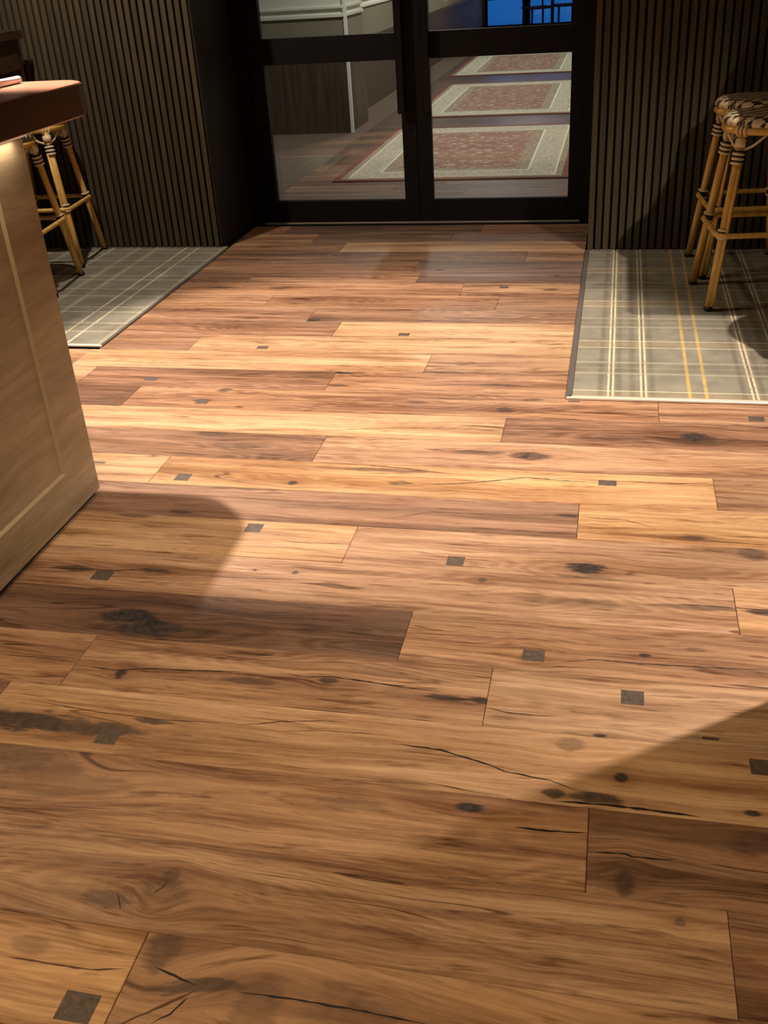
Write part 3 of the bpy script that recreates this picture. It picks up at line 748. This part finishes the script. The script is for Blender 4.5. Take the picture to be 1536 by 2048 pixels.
for y0, y1 in ((1.21, 1.578), (1.586, 1.955)):
    d_ = bobj('cabinet_door', .602, .620, y0, y1, .08, 1.93, m_dwood, cb, .002, L_)
    yh = y1-.04 if y0 < 1.4 else y0+.04
    bobj('handle', .585, .600, yh-.007, yh+.007, .95, 1.15, m_blackmetal, d_, .002, L_)

# ------------------------------------------------------------------ downlight fittings
m_lamp = simple('lamp_lens', (1, 1, 1, 1), .5, em=((1, .85, .65, 1), 6.0)); m_ringm = simple('white_ring', lin(210, 205, 196), .5)
for x, y, e, cone, bl, rad, col, aim, lab in LIGHTS:
    f_ = empty('downlight', (x, y, CEIL)); tag(f_, lab, 'downlight', 'recessed downlights')
    bm = bmesh.new(); lathe(bm, [(.034, -.001), (.036, -.010), (.050, -.012), (.058, -.006), (.058, -.001)], 24); mesh_obj('trim_ring', bm, m_ringm, f_, smooth=False)
    bm = bmesh.new(); lathe(bm, [(.006, -.0125), (.030, -.0125), (.034, -.0120), (.034, -.011)], 24); mesh_obj('lens', bm, m_lamp, f_)

# ------------------------------------------------------------------ corridor beyond the glass
def corridor_floor_mat():
    m, t, b = newmat('corridor_oak')
    geo = t.node('ShaderNodeNewGeometry').outputs['Position']; x, y, z = t.sep(geo)
    row = t.m('FLOOR', t.m('DIVIDE', y, PW)); rn = t.node('ShaderNodeTexWhiteNoise', {'W': row}, noise_dimensions='1D').outputs[0]
    pc = t.m('FLOOR', t.m('ADD', t.m('DIVIDE', x, 1.6), t.m('MULTIPLY', rn, 7.0)))
    rn2 = t.node('ShaderNodeTexWhiteNoise', {'Vector': t.xyz(row, pc, 0.0)}, noise_dimensions='3D').outputs[0]
    n = t.noise(t.xyz(t.m('MULTIPLY', x, 2), t.m('MULTIPLY', y, 40), t.m('MULTIPLY', rn2, 30)), 1, 4, .6)
    col = t.mix(t.mr(n, .3, .7), lin(76, 60, 52), lin(122, 98, 82))
    col = t.mix(t.m('MULTIPLY', rn2, .5), col, lin(70, 56, 50))
    t.put(b.inputs['Base Color'], col); b.inputs['Roughness'].default_value = .32
    return m
fl2 = bobj('floor_corridor', -2.30, .35, 6.30, 21.5, -.1, 0, corridor_floor_mat()); tag(fl2, kind='structure')
yy = YD+.032
for i in range(9):
    y1 = yy+PW
    xs_ = [-2.30, random.uniform(-1.7, -.9), .33]
    for a, b_ in zip(xs_, xs_[1:]):
        make_plank(a, b_, yy, y1, random.choice(['grey', 'purple', 'dark']), seed, fl2); seed += 1
    yy = y1
for o_ in fl2.children: o_.location.z += .0142
tag(bobj('floor_corridor_side', -4.2, -2.30, 6.28, 21.5, -.1, .004, simple('brown_corridor_carpet', lin(98, 82, 68), .95, noise=(70, .3))), kind='structure')
def dado_mat():
    m, t, b = newmat('dark_panel_wood')
    geo = t.node('ShaderNodeNewGeometry').outputs['Position']; x, y, z = t.sep(geo)
    n = t.noise(t.xyz(t.m('MULTIPLY', x, 26), t.m('MULTIPLY', y, 26), t.m('MULTIPLY', z, 1.6)), 1, 4)
    t.put(b.inputs['Base Color'], t.mix(t.mr(n, .3, .7), lin(60, 50, 38), lin(88, 75, 58))); b.inputs['Roughness'].default_value = .5
    return m
m_dado = dado_mat(); m_pale = simple('pale_green_wall', lin(206, 208, 192), .8); m_mould = simple('pale_moulding', lin(214, 212, 196), .5); m_midg = simple('grey_dado', lin(128, 122, 102), .7)
m_corner = simple('pale_corner_trim', lin(222, 222, 212), .4)
def corridor_wall(name, x0, x1, y0, y1):
    a = bobj(name, x0, x1, y0, y1, 0, CEIL, m_pale); tag(a, kind='structure')
    bobj('dado_panel', x0, x1+.012, y0-.012, y1, .001, .70, m_dado, a); bobj('dado_band', x0, x1+.010, y0-.010, y1, .70, .98, m_midg, a)
    bobj('dado_rail', x0, x1+.028, y0-.028, y1, .985, 1.015, m_mould, a, .004); bobj('dado_rail', x0, x1+.022, y0-.022, y1, 1.055, 1.08, m_mould, a, .004)
    return a
a = corridor_wall('wall_corridor_pier', -4.2, -2.455, 9.66, 10.4)
bobj('corner_trim', -2.442, -2.412, 9.640, 9.668, .0, 2.6, m_corner, a, .002)
corridor_wall('wall_corridor_left', -4.2, -2.66, 10.72, 21.5)
tag(bobj('wall_corridor_recess', -4.3, -4.2, 6.28, 21.5, 0, CEIL, m_pale), kind='structure')
tag(bobj('wall_corridor_right', .35, .47, 6.28, 21.5, 0, CEIL, m_pale), kind='structure')
# woven rugs
def rug_mat(cx, cy, hx, hy, sd):
    m, t, b = newmat('patterned_rug')
    geo = t.node('ShaderNodeNewGeometry').outputs['Position']; x, y, z = t.sep(geo)
    dx = t.m('SUBTRACT', hx, t.m('ABSOLUTE', t.m('SUBTRACT', x, cx))); dy = t.m('SUBTRACT', hy, t.m('ABSOLUTE', t.m('SUBTRACT', y, cy)))
    d = t.m('MINIMUM', dx, dy)
    n = t.noise(geo, 17+sd, 3, .65, 1.2); n2 = t.noise(geo, 38, 3, .6, .8)
    vo = t.node('ShaderNodeTexVoronoi', {'Vector': geo, 'Scale': 13.0}).outputs['Distance']
    field = t.mix(t.mr(n, .36, .58), lin(118, 84, 76), lin(186, 170, 154)); field = t.mix(t.mr(vo, .34, .50, 0, .8), field, lin(142, 104, 90)); field = t.mix(t.mr(n2, .58, .68, 0, .6), field, lin(96, 72, 66))
    bord = t.mix(t.mr(n2, .42, .6), lin(200, 194, 174), lin(164, 156, 136))
    edge = t.mix(t.mr(n2, .4, .6), lin(172, 162, 140), lin(136, 120, 104))
    mk_edge = lin(122, 78, 72)
    col = t.mix(t.mr(d, .40, .405), edge, field)
    col = t.mix(t.mr(d, .31, .315), lin(226, 220, 200), col); col = t.mix(t.mr(d, .295, .30), bord, col)
    col = t.mix(t.mr(d, .11, .115), lin(222, 214, 190), col); col = t.mix(t.mr(d, .095, .10), edge, col)
    col = t.mix(t.mr(d, .05, .055), mk_edge, col)
    t.put(b.inputs['Base Color'], col); b.inputs['Roughness'].default_value = .95; b.inputs['Specular IOR Level'].default_value = .1
    return m
for (x0, x1, y0, y1, lab) in ((-2.02, -.31, 7.30, 9.70, 'red and cream patterned rug closest to the glass doors'), (-2.06, -.36, 10.45, 13.18, 'red and cream patterned rug between two others in the corridor'), (-2.20, -.46, 14.05, 16.9, 'red and cream patterned rug at the window end of the corridor')):
    o = mesh_obj('patterned_rug', rounded_slab(x0, x1, y0, y1, .0150 if y0 < 8 else .0008, .024 if y0 < 8 else .009, .01, ((x0+x1)/2, (y0+y1)/2, 0), .003), rug_mat((x0+x1)/2, (y0+y1)/2, (x1-x0)/2, (y1-y0)/2, y0*.2), None, ((x0+x1)/2, (y0+y1)/2, 0))
    tag(o, lab, 'rug', 'corridor rugs')
# window wall at the end of the corridor, looking onto a terrace at dusk
YE = 21.5
wn = empty('window_1', (-1.45, YE, 0)); tag(wn, kind='structure'); L_ = wn.location
xm = (-2.62, -2.56, -1.80, -1.70, -.92, -.86)
bobj('frame', -4.2, -2.56, YE, YE+.08, 0, CEIL, m_black, wn, 0, L_); bobj('frame', -.86, .35, YE, YE+.08, 0, CEIL, m_black, wn, 0, L_)
bobj('mullion', -1.86, -1.74, YE, YE+.08, .12, 2.3, m_black, wn, 0, L_); bobj('sill', -2.56, -.86, YE-.02, YE+.08, 0, .12, m_black, wn, 0, L_); bobj('head', -2.56, -.86, YE, YE+.08, 2.3, CEIL, m_black, wn, 0, L_)
bobj('transom', -2.56, -.86, YE+.01, YE+.07, .56, .62, m_black, wn, 0, L_)
for a, b_ in ((-2.56, -1.86), (-1.74, -.86)): bobj('pane', a, b_, YE+.036, YE+.042, .12, 2.3, m_glass, wn, 0, L_)
tag(bobj('floor_terrace', -9, 6, YE+.09, 40, -.12, -.02, simple('pale_terrace_stone', lin(225, 228, 232), .7)), kind='structure')
def far_chair(x, y, rz, lab):
    c_ = empty('dining_chair', (x, y, .0005), rz); tag(c_, lab, 'chair', 'dining chairs by the corridor windows')
    for sx in (-.2, .2):
        for sy in (-.2, .2):
            tobj('leg', [(sx, sy, 0), (sx*.95, sy*.95, .44)], .018, m_black, c_, 8)
    bobj('seat', -.22, .22, -.22, .22, .44, .48, m_dwood, c_, .006)
    for sx in (-.19, .19): tobj('back_post', [(sx, .2, .48), (sx, .25, .95)], .016, m_black, c_, 8)
    bm = bmesh.new(); box(bm, -.19, .19, .235, .255, .78, .95, .004); mesh_obj('back_rail', bm, m_dwood, c_)
far_chair(-1.50, 20.2, .5, 'angled dark dining chair in front of the small round table by the corridor windows')
far_chair(-1.02, 20.6, -1.2, 'dark dining chair beside the small round table, turned towards the corridor wall')
tb = empty('round_table', (-1.28, 20.95, .0005)); tag(tb, 'small dark round table in front of the corridor windows', 'table')
bm = bmesh.new(); lathe(bm, [(.30, .70), (.30, .73)], 24); mesh_obj('table_top', bm, m_dwood, tb)
tobj('stem', [(0, 0, .02), (0, 0, .70)], .03, m_black, tb, 10)
bm = bmesh.new(); lathe(bm, [(.2, 0), (.2, .012), (.03, .03)], 20); mesh_obj('base', bm, m_black, tb)
